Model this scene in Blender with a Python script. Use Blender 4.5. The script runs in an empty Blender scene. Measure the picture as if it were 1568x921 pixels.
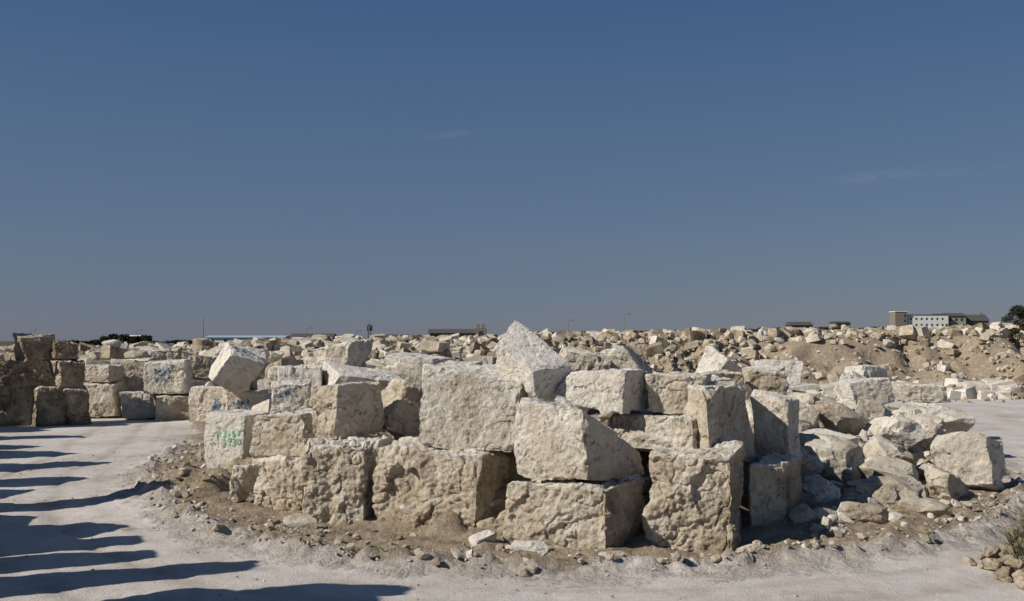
import bpy, math, numpy as np
from mathutils import Vector, Euler
from mathutils.bvhtree import BVHTree
R = math.radians
scene = bpy.context.scene
scene.view_settings.view_transform = 'Standard'
scene.view_settings.look = 'None'
scene.view_settings.exposure = 0

# ------------------------------------------------------------------ noise
def _h(ix, iy, iz, s):
    n = (ix*374761393 + iy*668265263 + iz*2147483647 + s*974711) & 0xffffffff
    n = ((n ^ (n >> 13))*1274126177) & 0xffffffff
    n = ((n ^ (n >> 16))*2246822519) & 0xffffffff
    return ((n ^ (n >> 15)) & 0xffff)/32767.5 - 1.0
def vn(P, s=0):
    P = np.asarray(P, dtype=np.float64)
    I = np.floor(P).astype(np.int64); F = P - I; F = F*F*(3-2*F)
    x, y, z = I[:, 0], I[:, 1], I[:, 2]; fx, fy, fz = F[:, 0], F[:, 1], F[:, 2]
    r = 0
    for dx in (0, 1):
        for dy in (0, 1):
            for dz in (0, 1):
                r = r + _h(x+dx, y+dy, z+dz, s)*(fx if dx else 1-fx)*(fy if dy else 1-fy)*(fz if dz else 1-fz)
    return r
ROT = np.array(Euler((.6, .9, .4)).to_matrix())
def fbm(P, o=4, s=0):
    r = 0; a = 1.0; t = 0
    for i in range(o):
        r = r + a*vn(P*(2.03**i)+17.3*i, s+i); t += a; a *= .5
        P = P@ROT
    return r/t*1.6
def sstep(a, b, x):
    t = np.clip((x-a)/(b-a), 0, 1); return t*t*(3-2*t)

# ------------------------------------------------------------------ materials
def nt(name):
    m = bpy.data.materials.new(name); m.use_nodes = True
    t = m.node_tree; t.nodes.clear()
    o = t.nodes.new('ShaderNodeOutputMaterial'); b = t.nodes.new('ShaderNodeBsdfPrincipled')
    t.links.new(b.outputs[0], o.inputs[0])
    b.inputs['Roughness'].default_value = .95
    b.inputs['Specular IOR Level'].default_value = .1
    return m, t, b
def N(t, typ, **k):
    n = t.nodes.new(typ)
    for a, v in k.items(): setattr(n, a, v)
    return n
def math_(t, op, a, b=None, clamp=False):
    n = t.nodes.new('ShaderNodeMath'); n.operation = op; n.use_clamp = clamp
    for i, v in enumerate((a, b)):
        if v is None: continue
        if hasattr(v, 'is_linked'): t.links.new(v, n.inputs[i])
        else: n.inputs[i].default_value = v
    return n.outputs[0]
def ramp(t, fac, stops):
    n = t.nodes.new('ShaderNodeValToRGB'); cr = n.color_ramp
    while len(cr.elements) < len(stops): cr.elements.new(.5)
    for e, (p, c) in zip(cr.elements, stops):
        e.position = p; e.color = (c, c, c, 1) if not hasattr(c, '__len__') else (*c, 1)
    t.links.new(fac, n.inputs[0]); return n.outputs[0]
def mixc(t, fac, a, b, bt='MIX'):
    n = t.nodes.new('ShaderNodeMix'); n.data_type = 'RGBA'; n.blend_type = bt
    for s, v in ((n.inputs[0], fac), (n.inputs[6], a), (n.inputs[7], b)):
        if hasattr(v, 'is_linked'): t.links.new(v, s)
        else: s.default_value = v if not hasattr(v, '__len__') else (*v, 1)
    return n.outputs[2]
def noise(t, vec, sc, det=5, rough=.6):
    n = N(t, 'ShaderNodeTexNoise'); n.inputs['Scale'].default_value = sc
    n.inputs['Detail'].default_value = det; n.inputs['Roughness'].default_value = rough
    t.links.new(vec, n.inputs['Vector']); return n.outputs[0]

def stone_material():
    m, t, b = nt('limestone')
    tc = N(t, 'ShaderNodeTexCoord'); oi = N(t, 'ShaderNodeObjectInfo')
    off = t.nodes.new('ShaderNodeVectorMath'); off.operation = 'ADD'
    sc = math_(t, 'MULTIPLY', oi.outputs['Random'], 60.0)
    t.links.new(tc.outputs['Object'], off.inputs[0]); t.links.new(sc, off.inputs[1])
    v = off.outputs[0]
    at = N(t, 'ShaderNodeAttribute', attribute_name='tint')
    n1 = noise(t, v, .8, 5, .62); n2 = noise(t, v, 4.5, 7, .68); n3 = noise(t, v, 24, 4, .75)
    f = math_(t, 'ADD', at.outputs['Fac'], math_(t, 'MULTIPLY', math_(t, 'SUBTRACT', n1, .5), 1.6))
    f = math_(t, 'ADD', f, math_(t, 'MULTIPLY', math_(t, 'SUBTRACT', n2, .5), .8))
    f = math_(t, 'ADD', f, math_(t, 'MULTIPLY', math_(t, 'SUBTRACT', n3, .5), .45), clamp=True)
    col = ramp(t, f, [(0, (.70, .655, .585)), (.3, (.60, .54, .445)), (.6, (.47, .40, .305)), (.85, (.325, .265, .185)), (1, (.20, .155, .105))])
    n4 = noise(t, v, 1.5, 6, .72)
    col = mixc(t, ramp(t, n4, [(.54, 0.), (.72, .55)]), col, (.28, .26, .235))
    vo = N(t, 'ShaderNodeTexVoronoi'); vo.inputs['Scale'].default_value = 9
    mixv = t.nodes.new('ShaderNodeVectorMath'); mixv.operation = 'ADD'
    t.links.new(v, mixv.inputs[0]); t.links.new(math_(t, 'MULTIPLY', n3, .3), mixv.inputs[1]); t.links.new(mixv.outputs[0], vo.inputs['Vector'])
    pit = ramp(t, vo.outputs['Distance'], [(.12, 0.), (.36, 1.)])
    pm = ramp(t, noise(t, v, 2.2, 4, .65), [(.49, 1.), (.63, 0.)])
    pit = math_(t, 'MAXIMUM', pit, pm)
    col = mixc(t, 1.0, col, mixc(t, pit, (.52, .47, .41), (1, 1, 1)), 'MULTIPLY')
    t.links.new(col, b.inputs['Base Color'])
    hgt = math_(t, 'ADD', math_(t, 'MULTIPLY', n2, .085), math_(t, 'MULTIPLY', n3, .038))
    hgt = math_(t, 'ADD', hgt, math_(t, 'MULTIPLY', pit, .035))
    bp = N(t, 'ShaderNodeBump'); bp.inputs['Strength'].default_value = .95; bp.inputs['Distance'].default_value = 1.0
    t.links.new(hgt, bp.inputs['Height']); t.links.new(bp.outputs[0], b.inputs['Normal'])
    return m
STONE = stone_material()

def ground_material():
    m, t, b = nt('quarry_dust')
    tc = N(t, 'ShaderNodeTexCoord'); v = tc.outputs['Object']
    so = N(t, 'ShaderNodeAttribute', attribute_name='soil').outputs['Fac']
    fa = N(t, 'ShaderNodeAttribute', attribute_name='scrub').outputs['Fac']
    tr = N(t, 'ShaderNodeAttribute', attribute_name='track').outputs['Fac']
    n1 = noise(t, v, .3, 5, .6); n2 = noise(t, v, 2.6, 7, .72); n3 = noise(t, v, 20, 4, .75)
    dust = ramp(t, math_(t, 'ADD', math_(t, 'MULTIPLY', n1, .6), math_(t, 'MULTIPLY', n2, .4)),
                [(.36, (.45, .395, .34)), (.48, (.575, .525, .475)), (.62, (.665, .62, .575))])
    dust = mixc(t, math_(t, 'MULTIPLY', tr, .8), dust, (.40, .345, .285))
    soil = ramp(t, math_(t, 'ADD', math_(t, 'MULTIPLY', n2, .6), math_(t, 'MULTIPLY', n3, .4)),
                [(.34, (.19, .145, .095)), (.5, (.35, .28, .20)), (.66, (.50, .43, .335))])
    sf = math_(t, 'ADD', so, math_(t, 'MULTIPLY', math_(t, 'SUBTRACT', n2, .5), 1.1), clamp=True)
    sf = ramp(t, sf, [(.25, 0.), (.75, 1.)])
    c = mixc(t, sf, dust, soil)
    scr = ramp(t, noise(t, v, .05, 6, .7), [(.35, (.045, .05, .025)), (.6, (.13, .12, .07))])
    c = mixc(t, fa, c, scr)
    c = mixc(t, 1.0, c, ramp(t, n3, [(.3, .8), (.7, 1.)]), 'MULTIPLY')
    t.links.new(c, b.inputs['Base Color'])
    hg = math_(t, 'ADD', math_(t, 'MULTIPLY', n3, .028), math_(t, 'MULTIPLY', math_(t, 'MULTIPLY', n2, .17), math_(t, 'ADD', sf, .25)))
    bp = N(t, 'ShaderNodeBump'); bp.inputs['Strength'].default_value = .9; bp.inputs['Distance'].default_value = 1.
    t.links.new(hg, bp.inputs['Height']); t.links.new(bp.outputs[0], b.inputs['Normal'])
    return m
GROUND = ground_material()

def simple(name, c, var=.25, scale=4, rough=.8):
    m, t, b = nt(name); tc = N(t, 'ShaderNodeTexCoord')
    n = noise(t, tc.outputs['Object'], scale, 5, .65)
    lo = tuple(x*(1-var) for x in c); hi = tuple(min(1, x*(1+var)) for x in c)
    t.links.new(ramp(t, n, [(.3, lo), (.7, hi)]), b.inputs['Base Color'])
    b.inputs['Roughness'].default_value = rough
    return m
WHITE = simple('white_render', (.82, .80, .76), .05)
BRICK = simple('brown_brick', (.23, .19, .16), .25)
ROOF = simple('dark_roof', (.09, .085, .08), .2)
GLASS = simple('window_glass', (.05, .06, .07), .2, rough=.3)
BLUE = simple('blue_cladding', (.30, .40, .48), .1)
METAL = simple('galvanised_steel', (.16, .17, .18), .2, rough=.5)
BARK = simple('bark', (.08, .06, .045), .3)
LEAF = simple('dark_leaves', (.045, .05, .03), .5, 1.0)
WEED = simple('weed_leaves', (.07, .085, .035), .4, 8)
DRY = simple('dry_grass_blades', (.15, .12, .08), .4, 8)
GPAINT = simple('green_spray_paint', (.10, .42, .24), .2, 20)
BPAINT = simple('blue_spray_paint', (.07, .18, .32), .4, 9)

# ------------------------------------------------------------------ mesh utils
def link(o):
    scene.collection.objects.link(o); return o
def mk(name, V, F, mat, attrs=None, center=True, parent=None, smooth=False):
    V = np.asarray(V, dtype=np.float64); F = np.asarray(F)
    c = (V.min(0)+V.max(0))/2 if center else np.zeros(3)
    me = bpy.data.meshes.new(name)
    k = F.shape[1]
    me.vertices.add(len(V)); me.vertices.foreach_set('co', (V-c).astype(np.float32).ravel())
    me.loops.add(F.size); me.loops.foreach_set('vertex_index', F.astype(np.int32).ravel())
    me.polygons.add(len(F)); me.polygons.foreach_set('loop_start', np.arange(0, F.size, k, dtype=np.int32))
    for n, a in (attrs or {}).items():
        at = me.attributes.new(n, 'FLOAT', 'POINT'); at.data.foreach_set('value', np.asarray(a, dtype=np.float32))
    me.update(calc_edges=True); me.validate()
    if not smooth: me.shade_flat()
    me.materials.append(mat)
    o = link(bpy.data.objects.new(name, me)); o.location = c
    if parent: o.parent = parent
    return o
_cc = {}
def cube(n):
    if n in _cc: return _cc[n]
    g = np.linspace(-1, 1, n+1); Vs = []; Fs = []; o = 0
    for a in range(3):
        b, c = (a+1) % 3, (a+2) % 3
        for s in (-1, 1):
            A, B = np.meshgrid(g, g, indexing='ij'); P = np.zeros(((n+1)**2, 3))
            P[:, a] = s; P[:, b] = A.ravel(); P[:, c] = B.ravel()
            i, j = np.meshgrid(np.arange(n), np.arange(n), indexing='ij'); q = (i*(n+1)+j).ravel()
            f = np.stack([q, q+n+1, q+n+2, q+1], 1)
            if s < 0: f = f[:, ::-1]
            Vs.append(P); Fs.append(f+o); o += len(P)
    V = np.vstack(Vs); F = np.vstack(Fs)
    key = np.round((V+1)*n/2).astype(np.int64); kk = key[:, 0]*1000000+key[:, 1]*1000+key[:, 2]
    _, idx, inv = np.unique(kk, return_index=True, return_inverse=True)
    _cc[n] = (V[idx], inv.ravel()[F]); return _cc[n]
def cut(P, rng, k, lo, hi, box=True, flat=False):
    P = P.copy()
    for _ in range(k):
        d = rng.normal(size=3)
        if flat: d[rng.integers(3)] *= .15
        d /= np.linalg.norm(d)
        h = np.abs(d).sum() if box else 1.
        e = P@d - h*rng.uniform(lo, hi)
        P -= np.maximum(e, 0)[:, None]*d
    return P
def fracture(P, rng, k, slope):
    """piecewise tilted facets: broken-stone relief"""
    lo, hi = P.min(0), P.max(0); S = rng.uniform(lo, hi, (k, 3)); G = rng.normal(size=(k, 3))*slope; O = rng.normal(size=k)*slope*.25
    D = ((P[:, None, :]-S[None])**2).sum(2)
    val = O[None]+((P[:, None, :]-S[None])*G[None]).sum(2)
    i = np.argsort(D, axis=1)[:, :2]; r = np.arange(len(P))
    return np.minimum(val[r, i[:, 0]], val[r, i[:, 1]]+ (np.sqrt(D[r, i[:, 1]])-np.sqrt(D[r, i[:, 0]]))*.6)
def block_geo(C, seed, n=16, rough=1., chips=12):
    rng = np.random.default_rng(seed); C = np.asarray(C, float)
    U0, F = cube(n)
    U = cut(U0, rng, 4, .85, .97); U = cut(U, rng, chips, .93, 1.0, flat=True)
    u = (U+1)/2; x, y, z = u[:, :1], u[:, 1:2], u[:, 2:]
    P = ((C[0]*(1-x)+C[1]*x)*(1-y)+(C[3]*(1-x)+C[2]*x)*y)*(1-z) + ((C[4]*(1-x)+C[5]*x)*(1-y)+(C[7]*(1-x)+C[6]*x)*y)*z
    ax = (C[1]+C[2]+C[5]+C[6]-C[0]-C[3]-C[4]-C[7]); ay = (C[2]+C[3]+C[6]+C[7]-C[0]-C[1]-C[4]-C[5]); az = C[4:].sum(0)-C[:4].sum(0)
    A = np.array([a/np.linalg.norm(a) for a in (ax, ay, az)])
    W = np.sign(U0)*np.abs(U0)**13; nn = W@A; nn /= np.linalg.norm(nn, axis=1)[:, None]
    s = np.sort(np.abs(U0), axis=1); edge = sstep(.88, 1., s[:, 1])
    off = rng.uniform(0, 50, 3)
    d = rough*(.055*fbm(P*.8+off, 2, seed) + .030*fbm(P*4+off, 3, seed+5) + .024*fbm(P*11+off, 2, seed+7))
    if n >= 20:
        d += rough*np.clip(fracture(P, rng, 30, .085), -.11, .05)
    r = fbm(P*1.5+off, 3, seed+9)
    d -= rough*.04*np.maximum(0, .2-np.abs(r)*2.2)/.2
    d -= edge*(.004+.10*np.maximum(0, fbm(P*3.1+off, 3, seed+11)-.12))*(.35+.65*rough)
    return P + d[:, None]*nn, F, U0
def boxC(xc, yc, zb, w, dp, h, yaw=0, tx=0, ty=0, jit=.06, seed=0):
    rng = np.random.default_rng(seed+999)
    c = np.array([[-1, -1, 0], [1, -1, 0], [1, 1, 0], [-1, 1, 0], [-1, -1, 2], [1, -1, 2], [1, 1, 2], [-1, 1, 2]], float)*np.array([w/2, dp/2, h/2])
    c += rng.uniform(-1, 1, c.shape)*jit*np.array([w, dp, h])
    c[:, 2] -= h/2
    M = np.array(Euler((R(tx), R(ty), R(yaw))).to_matrix()); c = c@M.T
    return c+np.array([xc, yc, zb+h/2])
HERO = []
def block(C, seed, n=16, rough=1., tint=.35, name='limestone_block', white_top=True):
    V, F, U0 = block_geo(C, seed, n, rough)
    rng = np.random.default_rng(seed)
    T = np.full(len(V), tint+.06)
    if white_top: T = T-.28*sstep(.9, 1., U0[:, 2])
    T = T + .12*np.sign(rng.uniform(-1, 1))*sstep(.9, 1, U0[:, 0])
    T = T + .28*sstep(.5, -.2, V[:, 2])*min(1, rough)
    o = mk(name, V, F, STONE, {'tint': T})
    HERO.append(V.mean(0)); return o, V, F
def fq(xl, yl, xr, yr, zbl, zbr, ztl, ztr, bx, by, dzb=0., shrink=1.):
    return [[xl, yl, zbl], [xr, yr, zbr], [xr+bx, yr+by, zbr], [xl+bx*shrink, yl+by, zbl],
            [xl, yl, ztl], [xr, yr, ztr], [xr+bx, yr+by, ztr+dzb], [xl+bx*shrink, yl+by, ztl+dzb]]

# ------------------------------------------------------------------ terrain
PILE = np.array([(-16.5, 54), (-12.6, 40), (-10.6, 31), (-9.6, 27.5), (-7.6, 24.2), (-5.9, 21.9), (-4.0, 20.3), (-2, 19.1), (.8, 18.7), (3.3, 18.8), (5.4, 19.5),
                 (8.7, 21.2), (11.0, 23.5), (13.0, 26.4), (14.5, 30), (17.0, 38), (20.8, 50), (23.5, 61), (10, 68), (-10, 66)])
def sdist(x, y, poly):
    d = np.full(x.shape, 1e9); ins = np.zeros(x.shape, bool); n = len(poly); arc = np.zeros(x.shape); acc = 0
    for i in range(n):
        a = poly[i]; b = poly[(i+1) % n]; e = b-a; L = np.hypot(*e)
        t = np.clip(((x-a[0])*e[0]+(y-a[1])*e[1])/L**2, 0, 1)
        dd = np.hypot(x-a[0]-t*e[0], y-a[1]-t*e[1])
        arc = np.where(dd < d, acc+t*L, arc); d = np.minimum(d, dd); acc += L
        c = ((a[1] > y) != (b[1] > y)) & (x < (b[0]-a[0])*(y-a[1])/((b[1]-a[1]) if b[1] != a[1] else 1e-9)+a[0])
        ins ^= c
    return np.where(ins, d, -d), arc
def terrain(x, y, full=False):
    x = np.asarray(x, float); y = np.asarray(y, float)
    s, arc = sdist(x, y, PILE)
    P = np.stack([x, y, np.zeros_like(x)], -1).reshape(-1, 3)
    f1 = fbm(P*.25, 3, 1).reshape(x.shape); f2 = fbm(P*1.4, 4, 2).reshape(x.shape); f3 = fbm(P*5, 3, 3).reshape(x.shape)
    near = sstep(140, 60, y)
    h = .05*f1*near
    mound = np.interp(x, [-14, -8, 5, 8, 14, 25], [.9, 2.0, 2.1, 1.35, 1.0, .5])
    h = h + mound*sstep(1.6, 6.5, s+f2*.5)
    inn = sstep(-.9, .4, s+f2*.35)
    h = h + inn*(.08+.09*f2+.08*f3)
    h = h + .13*np.exp(-((s+.55+.3*f1)/.35)**2)*(1+1.2*f3)*(y < 40)
    h = h + .45*np.exp(-(((x+8.6)/1.6)**2+((y-27.2)/2.4)**2))*(1+.5*f2)
    rutp = np.exp(-((s+3.1+.3*f1)/.2)**2)+np.exp(-((s+5.0+.3*f1)/.2)**2)
    h = h - .03*rutp*(y < 50)+.012*f3*(s < 0)*(y < 50)
    band = np.exp(-((s+1.25)/.22)**4)*((arc > 20) & (arc < 42))*sstep(-.5, .1, f1+.3*f2)
    h = h + .055*band*(np.sin(arc*2*math.pi/.30) > .1)
    yard = sstep(53.5, 58, y+f2)*sstep(-5, -12, x)
    h = h + 1.3*sstep(55, 72, y)*sstep(0, -12, x) + yard*.15*f2
    top = np.interp(x, [-80, -45, -20, 0, 20, 60], [2.5, 2.8, 3.8, 4.15, 4.7, 5.0])-1.3*sstep(0, -12, x)
    bank0 = np.interp(x, [-40, 0, 14, 24, 40], [72, 72, 78, 83, 86]); bank1 = np.interp(x, [-40, 0, 20, 40], [112, 112, 110, 105])
    b = sstep(0, 1, (y-bank0+f1*4)/(bank1-bank0))
    gully = np.abs(fbm(P*np.array([.45, .12, 0]), 3, 61).reshape(x.shape))*sstep(6, 16, x)
    h = h + top*b + sstep(0, .3, b)*sstep(1.05, .6, b)*(.3*f1+.45*f2+.18*f3-.8*gully)
    h = h + sstep(125, 400, y)*np.interp(x, [-200, -100, 0, 100, 200], [.3, .6, .6, 2.6, 3.6])
    if not full: return h
    soil = np.maximum(sstep(-1.0, .2, s+f2*.5), sstep(54, 58, y)*sstep(-4, -8, x))
    soil = np.maximum(soil, .85*sstep(0, .12, b))
    soil = soil*.95 - .25*sstep(0.2, 1, f1)*(y > 60)*(x < 8)
    soil = np.maximum(soil, .38*sstep(-2.4, -.8, s+f2*.6)*(y < 45))
    tr = np.exp(-((s+3.1+.3*f1)/.28)**2)+np.exp(-((s+5.0+.3*f1)/.28)**2)+.6*np.exp(-((s+6.6+.3*f1)/.22)**2)+.6*np.exp(-((s+8.4+.3*f1)/.22)**2)+.8*np.exp(-((s+2.0+.2*f1)/.15)**2)
    tr = tr*(.55+.6*f2)*(y < 62)
    scrub = sstep(118, 150, y+6*f1)
    return h, s, soil, np.clip(tr, 0, 1), scrub, None
def spaced(segs):
    out = []
    for a, b, st in segs: out += list(np.arange(a, b, st))
    return np.array(out)
gx = np.concatenate([-np.geomspace(20, 4000, 70)[::-1], spaced([(-19.8, 20, .13)]), np.geomspace(20, 4000, 70)])
gx = np.unique(np.concatenate([gx, np.arange(-60, 60, .8)]))
gy = np.concatenate([[-400, -100, -30, -5, 5, 10], spaced([(12, 32, .12), (32, 60, .3), (60, 130, .7)]), np.geomspace(131, 6000, 60)])
X, Y = np.meshgrid(gx, gy, indexing='ij')
Hh, S_, soil, trk, scr, _r = terrain(X, Y, True)
nx, ny = len(gx), len(gy)
i, j = np.meshgrid(np.arange(nx-1), np.arange(ny-1), indexing='ij'); q = (i*ny+j).ravel()
F = np.stack([q, q+ny, q+ny+1, q+1], 1)
V = np.stack([X.ravel(), Y.ravel(), Hh.ravel()], 1)
at = {'soil': soil.ravel(), 'track': trk.ravel(), 'scrub': scr.ravel()}
mk('ground', V, F, GROUND, at, center=False, smooth=True)
rm = (S_ < -.5) & (S_ > -12) & (Y < 56) & (Y > 5) & (X > -24)
fm = rm.ravel()[F].all(1); Fr = F[fm]; used, inv = np.unique(Fr, return_inverse=True)
Vr = V[used].copy(); Vr[:, 2] += .006
mk('dirt_road', Vr, inv.reshape(Fr.shape), GROUND, {k: v[used] for k, v in at.items()}, center=False, smooth=True)
def Hz(x, y): return float(terrain(np.array([x]), np.array([y]))[0])

# ------------------------------------------------------------------ hero blocks
HN = 54
block(fq(-4.72, 22.5, -3.28, 22.2, -.1, -.1, 1.87, 1.85, .35, 2.2), 11, HN, 1.25, .45)
block(fq(-6.3, 24.5, -5.0, 23.7, -.1, -.1, 1.30, 1.36, .5, 2.0), 12, HN, 1.2, .42)
block(fq(-3.10, 22.3, -.72, 21.2, -.1, -.15, 1.84, 1.74, .75, 2.0), 13, 70, 1.2, .45)
block(fq(-.21, 20.4, 1.85, 19.55, -.12, -.12, 1.30, 1.34, .95, 1.5), 14, 70, 1.0, .42)
block([[.05, 20.8, 1.36], [1.52, 19.9, 1.34], [2.9, 21.6, 1.3], [.95, 22.6, 1.36],
       [.0, 20.8, 2.98], [1.46, 19.95, 2.84], [2.75, 21.6, 1.85], [1.1, 22.6, 2.98]], 15, 70, .6, .25)
block(fq(2.75, 20.2, 4.4, 19.8, -.12, -.12, 1.9, 1.92, .6, 1.9), 16, 70, 1.3, .5)
block(fq(5.15, 21.6, 6.15, 22.2, -.1, -.1, 1.5, 1.45, .8, 1.6), 17, 36, 1.1, .5)
block([[4.25, 21.4, 1.75], [5.65, 23.0, 1.4], [5.6, 24.8, 1.4], [3.6, 23.4, 1.7],
       [4.15, 21.4, 3.2], [5.35, 22.9, 3.22], [5.4, 24.6, 3.2], [3.6, 23.2, 3.2]], 18, HN, .7, .4)
block(fq(5.8, 24.0, 6.5, 23.4, 1.2, 1.2, 3.0, 2.75, .7, 1.4), 19, 30, .7, .2)
block(fq(3.0, 22.5, 4.35, 22.2, 2.55, 2.5, 3.44, 3.42, .35, 1.4), 20, HN, .8, .38)
block(fq(2.2, 22.6, 4.0, 21.7, 1.7, 1.7, 2.58, 2.52, .5, 1.7), 21, HN, .8, .4)
block([[.9, 22.6, 2.85], [2.43, 22.0, 2.58], [3.3, 23.1, 2.6], [1.6, 23.9, 2.8],
       [1.2, 22.7, 3.5], [2.52, 22.1, 3.56], [3.2, 23.1, 3.54], [1.7, 23.9, 3.5]], 22, HN, .6, .12)
block([[-2.1, 22.5, 1.80], [.05, 22.2, 1.68], [.5, 24.2, 1.7], [-1.6, 24.4, 1.8],
       [-2.0, 22.6, 3.64], [.22, 22.3, 3.26], [.4, 24.2, 3.5], [-1.5, 24.4, 3.75]], 23, 70, .55, .2)
block([[-.3, 23.15, 3.38], [.48, 22.3, 2.98], [1.3, 23.0, 3.02], [.3, 24.2, 3.85],
       [-.44, 23.0, 4.06], [.46, 22.2, 3.60], [1.48, 22.9, 3.60], [.10, 24.1, 4.80]], 24, HN, .4, .05)
block(fq(-6.5, 24.9, -5.05, 24.3, 1.3, 1.3, 2.33, 2.45, .9, 1.5), 25, HN, .8, .38)
block(fq(-4.9, 24.0, -4.08, 23.4, 1.88, 1.86, 3.15, 3.17, .95, 1.3), 26, HN, 1.0, .5)
oO, VO, FO = block(fq(-8.96, 29.0, -7.72, 28.6, .25, .25, 2.12, 2.05, .5, 1.7), 27, HN, .3, -.2)
block(boxC(-6.8, 25.6, .25, .85, .8, .8, 15, 5, 4, .12, 2), 28, 24, 1., .35)
# second tier
block(boxC(-6.5, 30.8, 2.2, 1.35, 1.5, 1.2, 8, 0, 3, .08, 3), 31, 24, .6, .0)
oQ, VQ, FQ = block(boxC(-6.35, 28.6, 1.7, 1.15, 1.5, 1.3, 12, 0, 0, .07, 4), 32, 24, .7, .2)
block(boxC(-6.0, 34.5, 2.9, 1.4, 1.5, 1.15, -25, 4, -4, .12, 5), 33, 24, 1., .35)
block(boxC(-4.5, 30.5, 2.5, 2.1, 1.8, .75, 20, 8, 8, .1, 6), 34, 24, .5, .05)
block(boxC(-3.0, 32.3, 2.7, 1.8, 1.5, 1.0, -12, 4, 6, .1, 7), 35, 24, .5, .05)
block(boxC(-2.75, 25.8, 1.7, 1.1, 1.3, 1.35, 28, 8, 18, .1, 8), 36, 30, .9, .45)
block(boxC(-3.9, 27.0, 1.4, 1.6, 1.3, 1.35, -10, 5, 0, .1, 9), 37, 24, .8, .3)
block(boxC(-1.6, 28.0, 2.0, 1.5, 1.3, 1.4, 20, 0, 4, .1, 10), 38, 24, .7, .2)
block([[2.3, 28, 2.6], [4.2, 27.6, 2.6], [4.6, 29, 2.6], [2.8, 29.3, 2.6], [2.2, 28, 3.8], [3.1, 27.8, 4.05], [3.7, 29, 3.8], [2.9, 29.3, 4.0]], 39, 30, .6, .05)
block(boxC(1.9, 27.2, 2.8, 1.3, 1.1, 1.2, 5, 0, 10, .1, 12), 40, 24, .8, .35)
block(boxC(6.6, 31.6, 2.3, 1.0, 1.4, .9, 10, 0, 0, .07, 13), 41, 24, .9, .7)
block(boxC(8.1, 32.2, 2.3, 1.3, 1.2, .9, -8, 0, 4, .1, 14), 42, 24, .9, .5)
block(boxC(5.1, 27.4, 1.9, 1.5, 1.3, 1.2, 30, 4, 0, .1, 15), 43, 24, .8, .25)
block(boxC(7.9, 38, 2.6, 1.1, 1.1, 1.0, 40, 25, 20, .15, 16), 44, 24, .7, .0)
block(boxC(12., 45, 2.3, 1.9, 1.6, 1.0, -14, 0, 3, .08, 17), 45, 24, .5, -.1)
block(boxC(15.6, 44, 2.0, 1.4, 1.2, 1.1, 20, 0, 3, .08, 18), 46, 20, .5, -.1)
block(boxC(17.2, 42, 1.6, 1.8, 1.2, .8, -8, 0, 0, .1, 19), 47, 20, .8, .3)
block(boxC(10.3, 41, 2.2, 1.5, 1.3, .9, -20, 4, 3, .1, 20), 48, 20, .6, .1)
block(boxC(13.6, 38.5, 1.8, 1.6, 1.3, .9, 14, 0, -5, .1, 21), 49, 20, .7, .2)
# stock yard on the left side of the road
LB = [(-22.4, 54.6, .0, 1.9, 1.9, .4), (-22.6, 54.8, 1.95, 1.8, .95, .45), (-20.1, 53.8, .0, 1.75, 1.45, .35), (-18.5, 53.6, 1.4, 2.1, 1.7, .15),
      (-18.1, 53.4, -.05, 1.8, 1.4, .45), (-15.5, 51.9, -.05, 2.0, 1.85, .25), (-13.7, 51.6, .2, 2.0, 1.45, .15),
      (-20.1, 58, 2.2, 1.5, 1.5, .4), (-21.5, 56.6, 1.2, 2.0, 2.0, .4), (-17.2, 56, 2.0, 2.0, 1.3, .5), (-12.2, 54, 1.0, 1.9, 1.8, .2),
      (-22.8, 50.8, 3.2, 1.2, .95, .8), (-24.2, 50.6, 3.2, 1.6, 1.35, .75), (-24.6, 50.4, 1.95, 2.3, 1.3, .8), (-22.5, 50.6, 1.85, 1.3, 1.35, .7),  # stack from here down: raised tints paint its shade into the colour
      (-25.1, 50.2, -.05, 1.8, 2.0, .7), (-23.4, 50.3, -.05, 1.4, 1.9, .8), (-22.1, 50.5, -.05, 1.05, 1.8, .75)]
graf = {}
for k, (x, y, z, w, h, ti) in enumerate(LB):
    r = np.random.default_rng(k+70)
    yaw = r.uniform(-16, 20) if k < 11 else r.uniform(25, 38)
    graf[k] = block(boxC(x, y, z, w, 1.6, h, yaw, r.uniform(-3, 3), r.uniform(-4, 4), .06 if k < 11 else .09, k+40), 100+k, 26, .8 if k < 11 else 1.2, ti)
block(boxC(-14.1, 50.6, 1.75, 1.75, 1.6, 2.0, 35, 20, 28, .06, 77), 140, 26, .5, .0)
# row along the left roadside (throws the long shadows)
ROW = [(-27.2, 49.6, 6.4), (-26.9, 47.2, 5.6), (-27.6, 45.2, 3.6), (-25.0, 41.6, 4.5), (-23.3, 37.6, 3.0), (-22.0, 35.4, 3.9), (-20.3, 31.9, 4.6), (-18.9, 27.9, 4.4),  # first two: unseen tall stacks added to shade the yard's left stack
       (-17.4, 26., 2.2), (-15.3, 24.1, 4.9), (-15.2, 21.8, 2.6), (-14.9, 20.3, 4.2), (-14.2, 18.6, 4.6), (-13.6, 17.0, 4.8), (-12.3, 15.5, 5.6), (-10.4, 13.4, 6.3), (-12.5, 12, 4.0)]
for k, (x, y, h) in enumerate(ROW):
    r = np.random.default_rng(k+300); z = -.05; lv = 0
    while z < h-.3:
        hh = min(r.uniform(1.2, 1.7), h-z); f = 1-.16*lv
        block(boxC(x+r.uniform(-.2, .2), y+r.uniform(-.2, .2), z, 2.2*f, 1.9*f, hh, r.uniform(-28, 28), 0, r.uniform(-5, 5), .11, k*7+lv), 400+k*5+lv, 14, 1., .4)
        z += hh-.02; lv += 1

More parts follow.
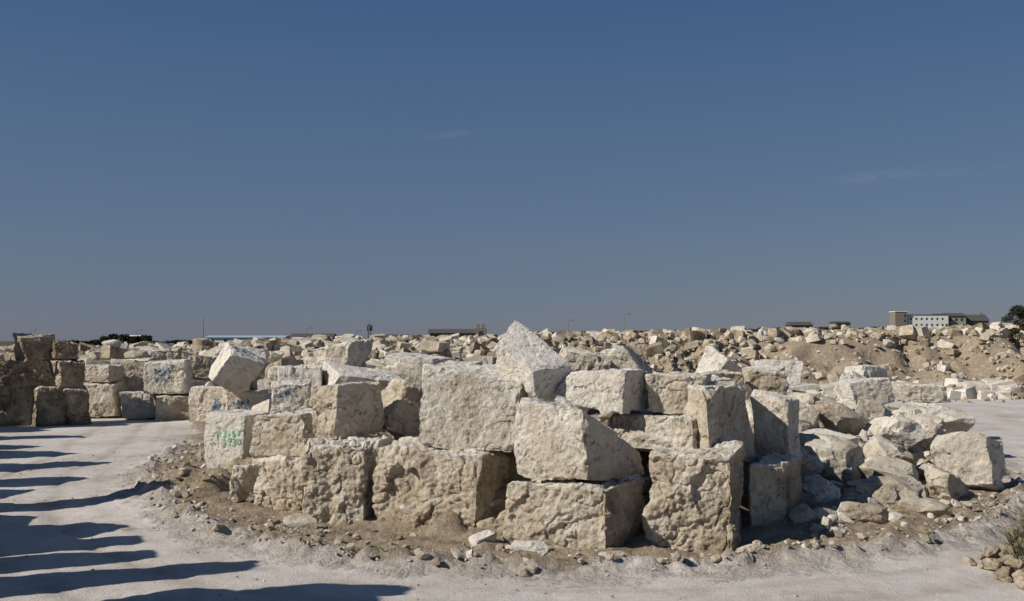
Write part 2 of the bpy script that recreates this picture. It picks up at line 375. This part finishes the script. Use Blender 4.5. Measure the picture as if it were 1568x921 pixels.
# ------------------------------------------------------------------ boulders
def rock_geo(seed, n=12, amp=.08, boxy=.5):
    rng = np.random.default_rng(seed); U, F = cube(n)
    P = U/np.linalg.norm(U, axis=1)[:, None]**(1-boxy*.55)
    P = P/np.abs(P).max()
    P = cut(P, rng, 13, .55, .88, box=False)
    P = P/np.abs(P).max(0)
    nn = P/np.linalg.norm(P, axis=1)[:, None]
    P = P + nn*(amp*.4*fbm(P*1.8+seed*3.1, 3, seed)+amp*.35*fbm(P*6+seed, 3, seed+3))[:, None]
    if n >= 20: P = P+nn*np.clip(fracture(P, rng, 26, .12), -.13, .06)[:, None]
    return P, F
def boulder(x, y, z0, z1, w, d, seed, yaw=0, tx=0, ty=0, tint=.35, n=30):
    P, F = rock_geo(seed, n, .07, .65)
    P = P*np.array([w/2, d/2, (z1-z0)/2]); M = np.array(Euler((R(tx), R(ty), R(yaw))).to_matrix())
    V = P@M.T+np.array([x, y, (z0+z1)/2]); HERO.append(V.mean(0))
    T = tint + .04 + .12*vn(V*1.5, seed)
    return mk('limestone_boulder', V, F, STONE, {'tint': T})
BD = [(8.5, 27.2, .3, 1.65, 2.4, 1.8, -15, 10, 16, .35, 40), (7.4, 24.4, -.15, .95, 1.2, 1.2, 20, 10, -20, .1, 34), (9.5, 24.9, -.1, .85, 2.5, 1.6, 8, 5, 8, .45, 40),
      (12.6, 27.8, -.2, 1.7, 2.2, 2.0, 12, 4, 10, .25, 40), (15.0, 36.2, .5, 2.2, 3.0, 2.6, 0, 5, 5, .15, 34), (8.7, 30.2, 1.2, 2.4, 1.5, 1.4, 30, 20, 20, .5, 30),
      (10.2, 31.2, 1.2, 2.2, 1.9, 1.5, 10, 0, 25, .4, 28), (11.8, 30.6, .9, 1.9, 1.9, 1.3, -10, 10, 15, .2, 28), (10.9, 28.5, .5, 1.4, 1.6, 1.2, 20, 20, 10, .4, 28),
      (8.0, 22.8, -.2, .55, 1.7, 1.1, 10, 0, 0, .5, 26), (9.6, 23.6, -.2, .5, 1.5, .9, -12, 0, 6, .5, 26), (11.4, 26.2, -.1, .9, 1.4, 1.2, 24, 10, 10, .4, 26),
      (13.4, 30.0, -.2, .9, 1.3, 1.3, 10, 0, 10, .4, 26), (13.0, 31.8, .6, 1.9, 1.8, 1.5, 35, 10, -12, .35, 26), (7.3, 26.0, .4, 1.5, 1.5, 1.2, 0, 15, -15, .5, 26),
      (12.3, 33.8, 1.0, 2.2, 1.7, 1.5, 5, 12, 14, .45, 24), (9.8, 34.2, 1.3, 2.5, 1.9, 1.4, -20, 14, 6, .3, 24), (14.2, 41.5, 1.4, 2.9, 1.7, 1.5, 0, 10, 20, .2, 24),
      (6.9, 28.6, 1.3, 2.5, 1.5, 1.4, 20, 12, -12, .4, 26), (-15.0, 56.4, 2.4, 4.15, 2.4, 1.8, 10, 0, 12, .05, 26),
      (-.55, 20.3, -.1, .42, .62, .5, 20, 10, 10, -.05, 20), (-.15, 20.9, -.1, .75, .5, .5, 10, 10, 30, .35, 20), (.35, 19.7, -.1, .25, .75, .5, -10, 0, 0, -.05, 20),
      (-4.6, 21.7, -.1, .42, .9, .6, 15, 0, 0, .4, 20), (4.7, 19.6, -.1, .25, .5, .4, 0, 0, 0, .2, 20), (1.9, 19.3, -.1, .16, .6, .4, 30, 0, 0, .3, 20)]
for k, b in enumerate(BD):
    x, y, z0, z1, w, d, yaw, tx, ty, ti, n = b
    boulder(x, y, z0, z1, w, d, 600+k, yaw, tx, ty, ti, n)

# ------------------------------------------------------------------ scattered masses
LIBR = {n: [rock_geo(900+k, n, .09, .3+.1*(k % 8)) for k in range(12)] for n in (4, 6, 10)}
LIBB = {}
for n in (3, 6, 10):
    LIBB[n] = []
    for k in range(10):
        V_, F_, _u = block_geo(boxC(0, 0, -.5, 1, 1, 1, 0, 0, 0, .11, k), 950+k, n, .3, 5); LIBB[n].append((V_, F_))
def scatter(name, items):
    Vs, Fs, Ts = [], [], []; o = 0
    for q_, it in enumerate(items):
        kind, n, x, y, z, sx, sy, sz, rx, ry, rz, ti = it
        lib = LIBR[n] if kind == 'r' else LIBB[n]
        V_, F_ = lib[q_ % len(lib)]
        M = np.array(Euler((rx, ry, rz)).to_matrix())
        f = .5 if kind == 'r' else 1.
        v = (V_*np.array([sx, sy, sz])*f)@M.T+np.array([x, y, z])
        Vs.append(v); Fs.append(F_+o); Ts.append(np.full(len(v), ti+.03)); o += len(v)
    V_ = np.vstack(Vs)
    return mk(name, V_, np.vstack(Fs), STONE, {'tint': np.concatenate(Ts)}, center=False)
rng = np.random.default_rng(5)
HX = np.array(HERO)[:, :2]
def pts(cnt, x0, x1, y0, y1): return rng.uniform(x0, x1, cnt), rng.uniform(y0, y1, cnt)
items = []
x, y = pts(1100, -15, 25, 23, 62); s, _ = sdist(x, y, PILE); h = terrain(x, y); placed = []
for a, b_, sd, hz in zip(x, y, s, h):
    if sd < 1.8 or (b_ < 27 and a < 6): continue
    if np.min(np.hypot(HX[:, 0]-a, HX[:, 1]-b_)) < .9: continue
    if placed and min(math.hypot(a-p[0], b_-p[1]) for p in placed) < 1.15: continue
    placed.append((a, b_))
    kind = 'b' if rng.random() < (.75 if a < 7 else .3) else 'r'
    w = rng.uniform(.9, 1.8); sz = w*rng.uniform(.5, .85)
    if a > 7: sz *= .75
    items.append((kind, 10, a, b_, hz+sz*.3, w, w*rng.uniform(.6, 1), sz, rng.normal(0, .22), rng.normal(0, .22), rng.uniform(0, 6.3), rng.uniform(-.1, .65)))
scatter('limestone_rubble_pile', items)
items = []
x, y = pts(8500, -15, 26, 20, 62); s, _ = sdist(x, y, PILE); h = terrain(x, y)
for a, b_, sd, hz in zip(x, y, s, h):
    if sd < .6 or (b_ > 40 and rng.random() < .5) or (a < 6 and b_ < 25 and rng.random() < .6) or (a < 5 and rng.random() < .4): continue
    w = .12+rng.random()**2.2*(.8 if a > 6 else .5)
    if sd < 1.5: w *= .5
    items.append(('r', 6 if b_ < 34 else 4, a, b_, hz+w*.12, w, w*rng.uniform(.6, 1), w*rng.uniform(.4, .8), rng.normal(0, .4), rng.normal(0, .4), rng.uniform(0, 6.3), rng.uniform(.05, .8)))
scatter('stone_rubble', items)
items = []
x, y = pts(2200, -62, 2, 55.5, 84); h = terrain(x, y); placed = []
for a, b_, hz in zip(x, y, h):
    if placed and min(math.hypot(a-p[0], b_-p[1]) for p in placed) < 1.6: continue
    if np.min(np.hypot(HX[:, 0]-a, HX[:, 1]-b_)) < 1.3 or (a > -9 and b_ < 66): continue
    placed.append((a, b_)); z = hz-.1; w = rng.uniform(1.0, 1.9)
    for l in range(1 if rng.random() < .7 else 2):
        sz = w*rng.uniform(.5, .75)
        items.append(('b' if rng.random() < .7 else 'r', 6, a+rng.normal(0, .15), b_, z+sz/2, w, w*rng.uniform(.7, 1), sz, rng.normal(0, .11), rng.normal(0, .14), rng.uniform(-.9, 1.), rng.uniform(-.1, .85)))
        z += sz
scatter('stacked_stone_blocks', items)
# far rubble field
items = []
x, y = pts(21000, -80, 80, 68, 124); h = terrain(x, y); fl = fbm(np.stack([x, y, 0*x], 1)*.06, 3, 40)
for a, b_, hz, f in zip(x, y, h, fl):
    if abs(a) > .56*b_+3: continue
    ridge = b_ > 99
    dens = .8 if a < 6 else (.4 if not ridge else .85)
    if a > 6 and not ridge and f > .15: dens = .8
    if a > 8 and b_ < 80: dens *= .4
    if rng.random() > dens: continue
    w = .22+.75*rng.random()**1.6 if rng.random() < .86 else rng.uniform(.95, 1.6)
    if a > 6 and not ridge: w *= .6
    sz = w*rng.uniform(.5, .85); kd = 'b' if rng.random() < .55 else 'r'
    items.append((kd, 3 if kd == 'b' else 4, a, b_, hz+sz*.3, w, w*rng.uniform(.6, 1.), sz, rng.normal(0, .28), rng.normal(0, .28), rng.uniform(0, 6.3), rng.uniform(.15, .95)))
scatter('quarry_rubble_field', items)
items = []
for a in np.arange(20, 46, 1.3):
    b_ = 71+rng.uniform(-.6, .6)+(a-20)*.1
    if rng.random() < .75: items.append(('b', 6, a, b_, Hz(a, b_)+.3, .9, .7, .65, 0, 0, rng.uniform(-.5, .5), -.1))
for _ in range(60):
    a = rng.uniform(10, 42); b_ = rng.uniform(73, 85); w = rng.uniform(.6, 1.9)
    items.append(('b', 6, a, b_, Hz(a, b_)+w*.25, w, w*.8, w*.6, rng.normal(0, .1), rng.normal(0, .1), rng.uniform(-.6, .6), rng.uniform(-.1, .3)))
scatter('roadside_stone_blocks', items)
items = []
x, y = pts(30000, -24, 22, 15.5, 40); s, _ = sdist(x, y, PILE); h = terrain(x, y)
for a, b_, sd, hz in zip(x, y, s, h):
    if sd > 1.2: continue
    p = math.exp(-((sd+.1)/.75)**2)*.8+.04
    if rng.random() > p: continue
    w = .02+.045*rng.random()+(.18*rng.random()**5 if sd > -1 else 0)
    items.append(('r', 4, a, b_, hz+w*.2, w*1.3, w, w*.8, rng.normal(0, .4), rng.normal(0, .4), rng.uniform(0, 6.3), rng.uniform(.15, .8)))
scatter('loose_gravel', items)
items = []
for _ in range(420):
    a = rng.normal(9.5, .6); b_ = rng.uniform(14.5, 18.6); hh = .85*math.exp(-((a-9.7)/.75)**2)
    if a < 8.4: continue
    w = rng.uniform(.12, .42)
    items.append(('r', 10, a, b_, rng.uniform(0, 1)*hh+.05, w, w*.8, w*.65, rng.normal(0, .3), rng.normal(0, .3), rng.uniform(0, 6.3), rng.uniform(.6, 1.)))
scatter('rough_stone_heap', items)

# ------------------------------------------------------------------ painted marks
FONT = {'F': [[(.8, 1), (.1, 1), (.1, 0)], [(.1, .55), (.65, .55)]], '3': [[(.1, .95), (.6, 1), (.8, .75), (.4, .52), (.8, .3), (.6, .02), (.1, .05)]],
        '1': [[(.25, .8), (.5, 1), (.5, 0)]], '5': [[(.8, 1), (.2, 1), (.15, .55), (.6, .6), (.8, .3), (.5, 0), (.1, .08)]], '7': [[(.1, 1), (.8, 1), (.35, 0)]],
        'S': [[(.8, .9), (.4, 1), (.1, .75), (.75, .3), (.5, 0), (.1, .1)]], '2': [[(.1, .8), (.45, 1), (.8, .75), (.1, 0), (.85, .02)]],
        '0': [[(.45, 1), (.1, .6), (.2, .1), (.5, 0), (.85, .4), (.75, .9), (.45, 1)]], 'W': [[(0, 1), (.25, 0), (.5, .7), (.7, 0), (1, 1)]],
        'P': [[(.1, 0), (.1, 1), (.7, .9), (.7, .5), (.1, .45)]], 'A': [[(0, 0), (.45, 1), (.85, 0)], [(.2, .4), (.7, .4)]], 'E': [[(.8, 1), (.1, 1), (.1, 0), (.8, 0)], [(.1, .5), (.6, .5)]]}
def marks(blk, lines, ch, sw, mat, up, left=0., name='painted_mark', keep=1.):
    o, V_, F_ = blk; rg = np.random.default_rng(len(V_)+int(ch*100))
    bv = BVHTree.FromPolygons([Vector(p) for p in V_], [tuple(int(a) for a in f) for f in F_])
    c = V_.mean(0); Vo, Fo = [], []
    for li, tx in enumerate(lines):
        for ci, g in enumerate(tx):
            if g not in FONT: continue
            jx, jz, js = rg.normal(0, .06), rg.normal(0, .08), rg.uniform(.8, 1.15)
            for st in FONT[g]:
                P = []
                for (a, b1), (a2, b2) in zip(st[:-1], st[1:]):
                    for t in np.linspace(0, 1, 9)[:-1]: P.append((a+(a2-a)*t, b1+(b2-b1)*t))
                P.append(st[-1]); P = np.array(P)*js+np.array([jx, jz])
                P = P*np.array([ch*.72, ch])+np.array([c[0]+left+(ci-len(tx)/2)*ch*.85, c[2]+up-li*ch*1.25+ci*.02])
                T = np.gradient(P, axis=0); T /= np.linalg.norm(T, axis=1)[:, None]+1e-9; Nn = np.stack([-T[:, 1], T[:, 0]], 1)
                row = []; wd = sw*rg.uniform(.6, 1.3, len(P))
                for side in (-1, 1):
                    L = []
                    for p in P+Nn*wd[:, None]/2*side:
                        hit = bv.ray_cast(Vector((p[0], c[1]-6, p[1])), Vector((0, 1, 0)))
                        L.append(None if hit[0] is None else (hit[0].x, hit[0].y-.012, hit[0].z))
                    row.append(L)
                for k in range(len(P)-1):
                    qd = [row[0][k], row[0][k+1], row[1][k+1], row[1][k]]
                    if any(z is None for z in qd) or rg.random() > keep: continue
                    Fo.append([len(Vo)+e for e in range(4)]); Vo += qd
    if Vo:
        m_ = mk(name, np.array(Vo), np.array(Fo), mat, center=False)
        m_.parent = o; m_.matrix_parent_inverse = o.matrix_basis.inverted()
marks((oO, VO, FO), ['F3157S', '2730'], .18, .028, GPAINT, .2, .02, keep=.95)
marks((oQ, VQ, FQ), ['W3A'], .13, .03, BPAINT, .25, keep=.85)
marks(graf[3], ['PAW5', 'W7E3'], .26, .07, BPAINT, .15, keep=.8)
marks(graf[5], ['7S', 'PW'], .27, .07, BPAINT, .05, .35, keep=.8)
marks(graf[6], ['AW3', 'P7E'], .26, .07, BPAINT, .0, keep=.8)

# ------------------------------------------------------------------ plants
def leafcloud(centers, radii, count, size, rng):
    k = rng.integers(0, len(centers), count)
    d = rng.normal(size=(count, 3)); d /= np.linalg.norm(d, axis=1)[:, None]; r = rng.random(count)**.4
    C = np.array(centers)[k]+d*r[:, None]*np.array(radii)[k]
    a = rng.normal(size=(count, 3)); a /= np.linalg.norm(a, axis=1)[:, None]; b = np.cross(a, rng.normal(size=(count, 3))); b /= np.linalg.norm(b, axis=1)[:, None]
    s = size*rng.uniform(.5, 1.2, count)[:, None]
    V_ = np.stack([C-a*s, C-b*s*.6, C+a*s, C+b*s*.6], 1).reshape(-1, 3)
    return V_, np.arange(count*4).reshape(-1, 4)
def limb(p, q, r0, r1, m=7):
    p = np.array(p, float); q = np.array(q, float); d = q-p; d /= np.linalg.norm(d); u = np.cross(d, [.3, 1, .2]); u /= np.linalg.norm(u); w = np.cross(d, u)
    a = np.linspace(0, 2*math.pi, m, endpoint=False); ring = np.cos(a)[:, None]*u+np.sin(a)[:, None]*w
    V_ = np.vstack([p+ring*r0, q+ring*r1]); F_ = [[i, (i+1) % m, m+(i+1) % m, m+i] for i in range(m)]
    return V_, np.array(F_)
def tree(name, x, y, z, ht, wd, seed, leaves=2600):
    rng = np.random.default_rng(seed); Vs, Fs, mi = [], [], []; o = 0
    def add(V_, F_, m_):
        nonlocal o
        Vs.append(V_); Fs.append(F_+o); mi.append(np.full(len(F_), m_)); o += len(V_)
    add(*limb((x, y, z-.3), (x+.1, y, z+ht*.4), ht*.04, ht*.025), 0)
    cs, rs = [], []
    for k in range(11):
        a = rng.uniform(0, 6.3); rr = wd*.5*rng.uniform(.2, .8); c = (x+rr*math.cos(a), y+rr*math.sin(a), z+ht*rng.uniform(.35, .85))
        add(*limb((x+.1, y, z+ht*rng.uniform(.2, .4)), c, ht*.015, ht*.006), 0); cs.append(c); rs.append([wd*rng.uniform(.13, .24), wd*.2, ht*rng.uniform(.1, .17)])
    add(*leafcloud(cs, rs, leaves, ht*.035, rng), 1)
    ob = mk(name, np.vstack(Vs), np.vstack(Fs), BARK); ob.data.materials.append(LEAF)
    ob.data.polygons.foreach_set('material_index', np.concatenate(mi).astype(np.int32)); return ob
tree('tree', 203, 398, 8, 11.5, 14, 1); tree('tree', 212, 402, 8, 10.5, 13, 2); tree('tree', 181, 430, 8, 8.6, 11, 3); tree('tree', 188, 432, 8, 8.2, 11, 4)
tree('tree', 196, 420, 8, 7, 10, 7)
def bushes(name, lst, seed, leafs=900, size=.35):
    rng = np.random.default_rng(seed); Vs, Fs = [], []; o = 0
    for (x, y, w, h) in lst:
        z = Hz(x, y); cs = [(x+rng.uniform(-.5, .5)*w, y+rng.uniform(-1, 1), z+h*rng.uniform(.2, .75)) for _ in range(7)]
        V_, F_ = leafcloud(cs, [[w*.18, 1., h*.3]]*7, leafs, size, rng); Vs.append(V_); Fs.append(F_+o); o += len(V_)
    return mk(name, np.vstack(Vs), np.vstack(Fs), LEAF, center=False)
bushes('shrub', [(-92.5, 240, 9, 3.1)], 21, 2500); bushes('shrub', [(-100, 242, 5, 2.6)], 22, 1200)
bushes('distant_hedge', [(u, 385, 13, 1.9) for u in list(range(108, 150, 9))+list(range(196, 240, 9))]+[(u, 300, 14, 1.6) for u in range(-130, 60, 12)], 23, 700, .4)
bushes('ridge_shrub', [(55, 109, 6, 1.6), (58, 108, 6, 2.0), (28, 118, 3, 1.0), (52, 104, 4, 1.2)], 24, 1100, .16)
def tuft(name, x, y, z, r, hgt, cnt, mat, seed, wid=.012):
    rng = np.random.default_rng(seed); Vs, Fs = [], []
    for k in range(cnt):
        a = rng.uniform(0, 6.3); q = r*math.sqrt(rng.random()); b0 = np.array([x+q*math.cos(a), y+q*math.sin(a), z]); le = rng.normal(0, .5, 2)*hgt; h = hgt*rng.uniform(.4, 1)
        m_ = b0+np.array([le[0]*.35, le[1]*.35, h*.6]); t_ = b0+np.array([le[0], le[1], h]); s = np.array([math.cos(a*3), math.sin(a*3), 0])*wid
        i = len(Vs); Vs += [b0-s, b0+s, m_+s*.9, m_-s*.9, t_+s*.15, t_-s*.15]; Fs += [[i, i+1, i+2, i+3], [i+3, i+2, i+4, i+5]]
    return mk(name, np.array(Vs), np.array(Fs), mat)
for k, (x, y, z) in enumerate([(9.15, 17.6, .3), (9.3, 17.0, .5), (9.35, 18.2, .25), (9.6, 18.0, .6), (9.3, 16.6, .55), (9.75, 17.8, .7)]):
    tuft('dry_shrub', x, y, z, .22, .85, 130, DRY if k % 3 else WEED, 50+k, .007)
for k, (x, y, w) in enumerate([(10.4, 27.0, .25), (11.9, 29, .2), (10.3, 29.6, .2)]):
    tuft('green_weed', x, y, Hz(x, y)+.1, w, .28, 70, WEED, 70+k, .02)

# ------------------------------------------------------------------ distant structures
def empty(name, loc):
    e = bpy.data.objects.new(name, None); e.location = loc; link(e); return e
def part(par, name, x0, x1, y0, y1, z0, z1, mat):
    U, F_ = cube(1); u = (U+1)/2; V_ = np.stack([x0+u[:, 0]*(x1-x0), y0+u[:, 1]*(y1-y0), z0+u[:, 2]*(z1-z0)], 1)
    o = mk(name, V_, F_, mat, center=True); o.parent = par; return o
def gable(par, name, x0, x1, y0, y1, z0, z1, mat):
    ym = (y0+y1)/2
    V_ = np.array([[x0, y0, z0], [x1, y0, z0], [x1, y1, z0], [x0, y1, z0], [x0, ym, z1], [x1, ym, z1], [x0, ym, z1], [x1, ym, z1]])
    o = mk(name, V_, np.array([[0, 1, 5, 4], [2, 3, 6, 7], [0, 4, 6, 3], [1, 2, 7, 5], [3, 2, 1, 0]]), mat); o.parent = par; return o
e = empty('white_office_building', (167, 400, 9.0))
part(e, 'walls', -8, 8.3, 0, 10, -1, 5.7, WHITE); part(e, 'roof', -8.2, 8.5, -.2, 10.2, 5.7, 5.85, ROOF)
for c_ in range(7):
    part(e, 'window', -7.0+c_*2.1, -6.3+c_*2.1, -.05, .1, 3.7, 4.5, GLASS); part(e, 'window', -7.0+c_*2.1, -6.3+c_*2.1, -.05, .1, 1.3, 2.1, GLASS)
part(e, 'door', 7.2, 8.0, -.05, .1, 0, 2.1, ROOF)
e = empty('brick_tower_building', (156.5, 399, 9.0))
part(e, 'walls', -2.9, 1.9, 0, 6, -1, 6.9, BRICK); part(e, 'parapet', -3.1, 2.1, -.2, 6.2, 6.9, 7.15, WHITE)
for c_ in range(3): part(e, 'window', .6, 1.3, -.06, .1, .7+c_*2.1, 1.7+c_*2.1, GLASS)
e = empty('brick_house', (179.5, 402, 9.0))
part(e, 'walls', -3.9, 3.8, 0, 8, -1, 5.3, simple('pale_brick', (.38, .33, .28), .2)); gable(e, 'roof', -4.2, 4.1, -.4, 8.4, 5.3, 6.6, ROOF)
for c_ in range(3): part(e, 'window', -2.9+c_*2.3, -2.0+c_*2.3, -.06, .1, 3.3, 4.4, GLASS); part(e, 'window', -2.9+c_*2.3, -2.0+c_*2.3, -.06, .1, .9, 2.0, GLASS)
e = empty('brick_house', (189.5, 404, 8.8))
part(e, 'walls', -5.3, 4.0, 0, 8, -1, 3.6, BRICK); gable(e, 'roof', -5.7, 4.4, -.4, 8.4, 3.6, 6.2, ROOF); part(e, 'chimney', 2, 3, 3.5, 4.5, 5.6, 7.0, BRICK)
for c_ in range(3): part(e, 'window', -4.4+c_*2.6, -3.4+c_*2.6, -.06, .1, 1.6, 2.8, GLASS)
def shed(name, x, y, w, h, rh, wm=WHITE, rmt=ROOF, nwin=4):
    z = Hz(x, y); e = empty(name, (x, y, z)); part(e, 'walls', -w/2, w/2, 0, 8, -2, h, wm); gable(e, 'roof', -w/2-.4, w/2+.4, -.5, 8.5, h, h+rh, rmt)
    for c_ in range(nwin):
        xx = -w/2+w*(c_+.5)/nwin; part(e, 'window', xx-.45, xx+.45, -.06, .1, h*.35, h*.75, GLASS)
    part(e, 'door', -w/2+.2, -w/2+1.1, -.05, .12, 0, min(2.1, h*.8), rmt)
shed('warehouse', -80.5, 300, 23.5, 2.3, .6, WHITE, BLUE, 6)
shed('stone_barn', 133, 400, 6, 3.6, .7, simple('grey_stone_wall', (.3, .27, .22)), ROOF, 2)
shed('bungalow', 116.5, 400, 8.5, 2.8, 1.4, BRICK, ROOF, 3)
shed('low_shed', -60.5, 300, 12.5, 2.2, 1.3, BRICK, ROOF, 4)
shed('white_cabin', -95.3, 250, 4.2, 2.7, .25, WHITE, WHITE, 2)
shed('long_shed', -17, 300, 16, 2.3, 1.3, BRICK, ROOF, 5)
shed('low_shed', -36, 310, 10, 1.6, 1.0, WHITE, ROOF, 3)
z = Hz(-9.3, 296)+.6; e = empty('brick_chimney_house', (-9.3, 296, z))
part(e, 'walls', -1.6, 1.6, 0, 4, -1, 3.1, BRICK); part(e, 'chimney', -1.2, -.3, 1, 2, 3.1, 4.2, BRICK); part(e, 'chimney', .3, 1.2, 1, 2, 3.1, 4.2, BRICK); part(e, 'window', -.6, .6, -.05, .1, 1.2, 2.2, GLASS)
def pole(name, x, y, h, r0=.12, arm=True):
    z = Hz(x, y); V_, F_ = limb((x, y, z-.3), (x, y, z+h), r0, r0*.5); Vs = [V_]; Fs = [F_]; o = len(V_)
    if arm:
        for a_, b_, ra, rb in [((x, y, z+h), (x+1.2, y, z+h+.25), r0*.5, r0*.4), ((x+1.0, y, z+h+.2), (x+1.9, y, z+h+.28), .14, .1)]:
            v, f = limb(a_, b_, ra, rb); Vs.append(v); Fs.append(f+o); o += len(v)
    return mk(name, np.vstack(Vs), np.vstack(Fs), METAL)
pole('radio_mast', -93, 300, 8.3, .13, False)
for x, y, h in [(-145, 300, 4.5), (34, 300, 6.5), (17, 300, 5.0), (-66, 320, 5), (-113, 300, 4.5), (-50, 320, 4)]: pole('lamp_post', x, y, h, .09)
z = Hz(-43, 300); Vs, Fs, o = [], [], 0
legs = [(-.45, -.45), (.45, -.45), (.45, .45), (-.45, .45)]
seg = [((-43+a, 300+b_, z-.3), (-43+a*.6, 300+b_*.6, z+6), .1, .08) for a, b_ in legs]
for l in range(5):
    for k in range(4):
        a, b_ = legs[k]; c_, d_ = legs[(k+1) % 4]; f0 = 1-.4*l/5; f1 = 1-.4*(l+1)/5
        seg.append(((-43+a*f0, 300+b_*f0, z+l*1.2), (-43+c_*f1, 300+d_*f1, z+(l+1)*1.2), .05, .05))
for k, (a, b_) in enumerate([(-.75, 0), (.75, 0), (0, -.75), (-.55, -.5), (.6, -.5)]): seg.append(((-43+a, 300+b_, z+3.9), (-43+a, 300+b_, z+5.6), .17, .17)); seg.append(((-43, 300, z+4.7), (-43+a, 300+b_, z+4.7), .06, .06))
seg.append(((-43, 300, z+5.5), (-43, 300, z+7), .06, .03))
for s_ in seg:
    v, f = limb(*s_); Vs.append(v); Fs.append(f+o); o += len(v)
mk('telecom_tower', np.vstack(Vs), np.vstack(Fs), METAL)

# ------------------------------------------------------------------ light
EL = 36.; SD = np.array([-1., -.40]); SD /= np.linalg.norm(SD)
sun = bpy.data.lights.new('sun', 'SUN'); sun.energy = 5.0; sun.angle = R(.55); sun.color = (1, .94, .85)
so = link(bpy.data.objects.new('sun', sun))
d = Vector((-SD[0]*math.cos(R(EL)), -SD[1]*math.cos(R(EL)), -math.sin(R(EL)))); so.rotation_euler = d.to_track_quat('-Z', 'Y').to_euler()
w = bpy.data.worlds.new('World'); scene.world = w; w.use_nodes = True; t = w.node_tree; t.nodes.clear()
out = N(t, 'ShaderNodeOutputWorld'); bg = N(t, 'ShaderNodeBackground'); t.links.new(bg.outputs[0], out.inputs[0])
sky = N(t, 'ShaderNodeTexSky', sky_type='NISHITA'); sky.sun_disc = False; sky.sun_elevation = R(EL); sky.sun_rotation = math.atan2(SD[0], SD[1])
sky.air_density = 1.; sky.dust_density = .2; sky.ozone_density = 3.
bg.inputs[1].default_value = .06
c = mixc(t, .72, sky.outputs[0], (1.5, 2.6, 4.9))
tc = N(t, 'ShaderNodeTexCoord'); sp = N(t, 'ShaderNodeSeparateXYZ'); t.links.new(tc.outputs['Generated'], sp.inputs[0])
c = mixc(t, 1., c, ramp(t, sp.outputs[2], [(0., (1., .88, .79)), (.10, (1., .92, .85)), (.2, (.88, .88, .87)), (.34, (.56, .74, .83)), (.6, (.50, .62, .72))]), 'MULTIPLY')
A = math_(t, 'DIVIDE', sp.outputs[0], sp.outputs[1]); B = math_(t, 'DIVIDE', sp.outputs[2], sp.outputs[1])
nv = N(t, 'ShaderNodeMapping'); nv.inputs['Scale'].default_value = (14, 14, 60); t.links.new(tc.outputs['Generated'], nv.inputs[0])
cn = ramp(t, noise(t, nv.outputs[0], 1.5, 6, .65), [(.35, 0.), (.7, 1.)])
mask = None
for a0, b0, sa, sb, am in [(-.058, .208, .022, .003, .15), (.365, .165, .035, .005, .34), (.45, .17, .06, .008, .08)]:
    bb = math_(t, 'SUBTRACT', math_(t, 'SUBTRACT', B, b0), math_(t, 'MULTIPLY', math_(t, 'SUBTRACT', A, a0), .12))
    e1 = math_(t, 'POWER', math_(t, 'DIVIDE', math_(t, 'SUBTRACT', A, a0), sa), 2.); e2 = math_(t, 'POWER', math_(t, 'DIVIDE', bb, sb), 2.)
    g = math_(t, 'MULTIPLY', math_(t, 'EXPONENT', math_(t, 'MULTIPLY', math_(t, 'ADD', e1, e2), -1.)), am)
    mask = g if mask is None else math_(t, 'ADD', mask, g)
c = mixc(t, math_(t, 'MULTIPLY', mask, cn), c, (5.5, 5.8, 6.5))
t.links.new(c, bg.inputs[0])

# ------------------------------------------------------------------ camera
cam = bpy.data.cameras.new('camera'); co = link(bpy.data.objects.new('camera', cam)); scene.camera = co
cam.lens = 35; cam.sensor_width = 36; cam.clip_end = 12000
co.location = (0, 0, 4.2); co.rotation_euler = (R(90), 0, 0); cam.shift_y = 62/1568
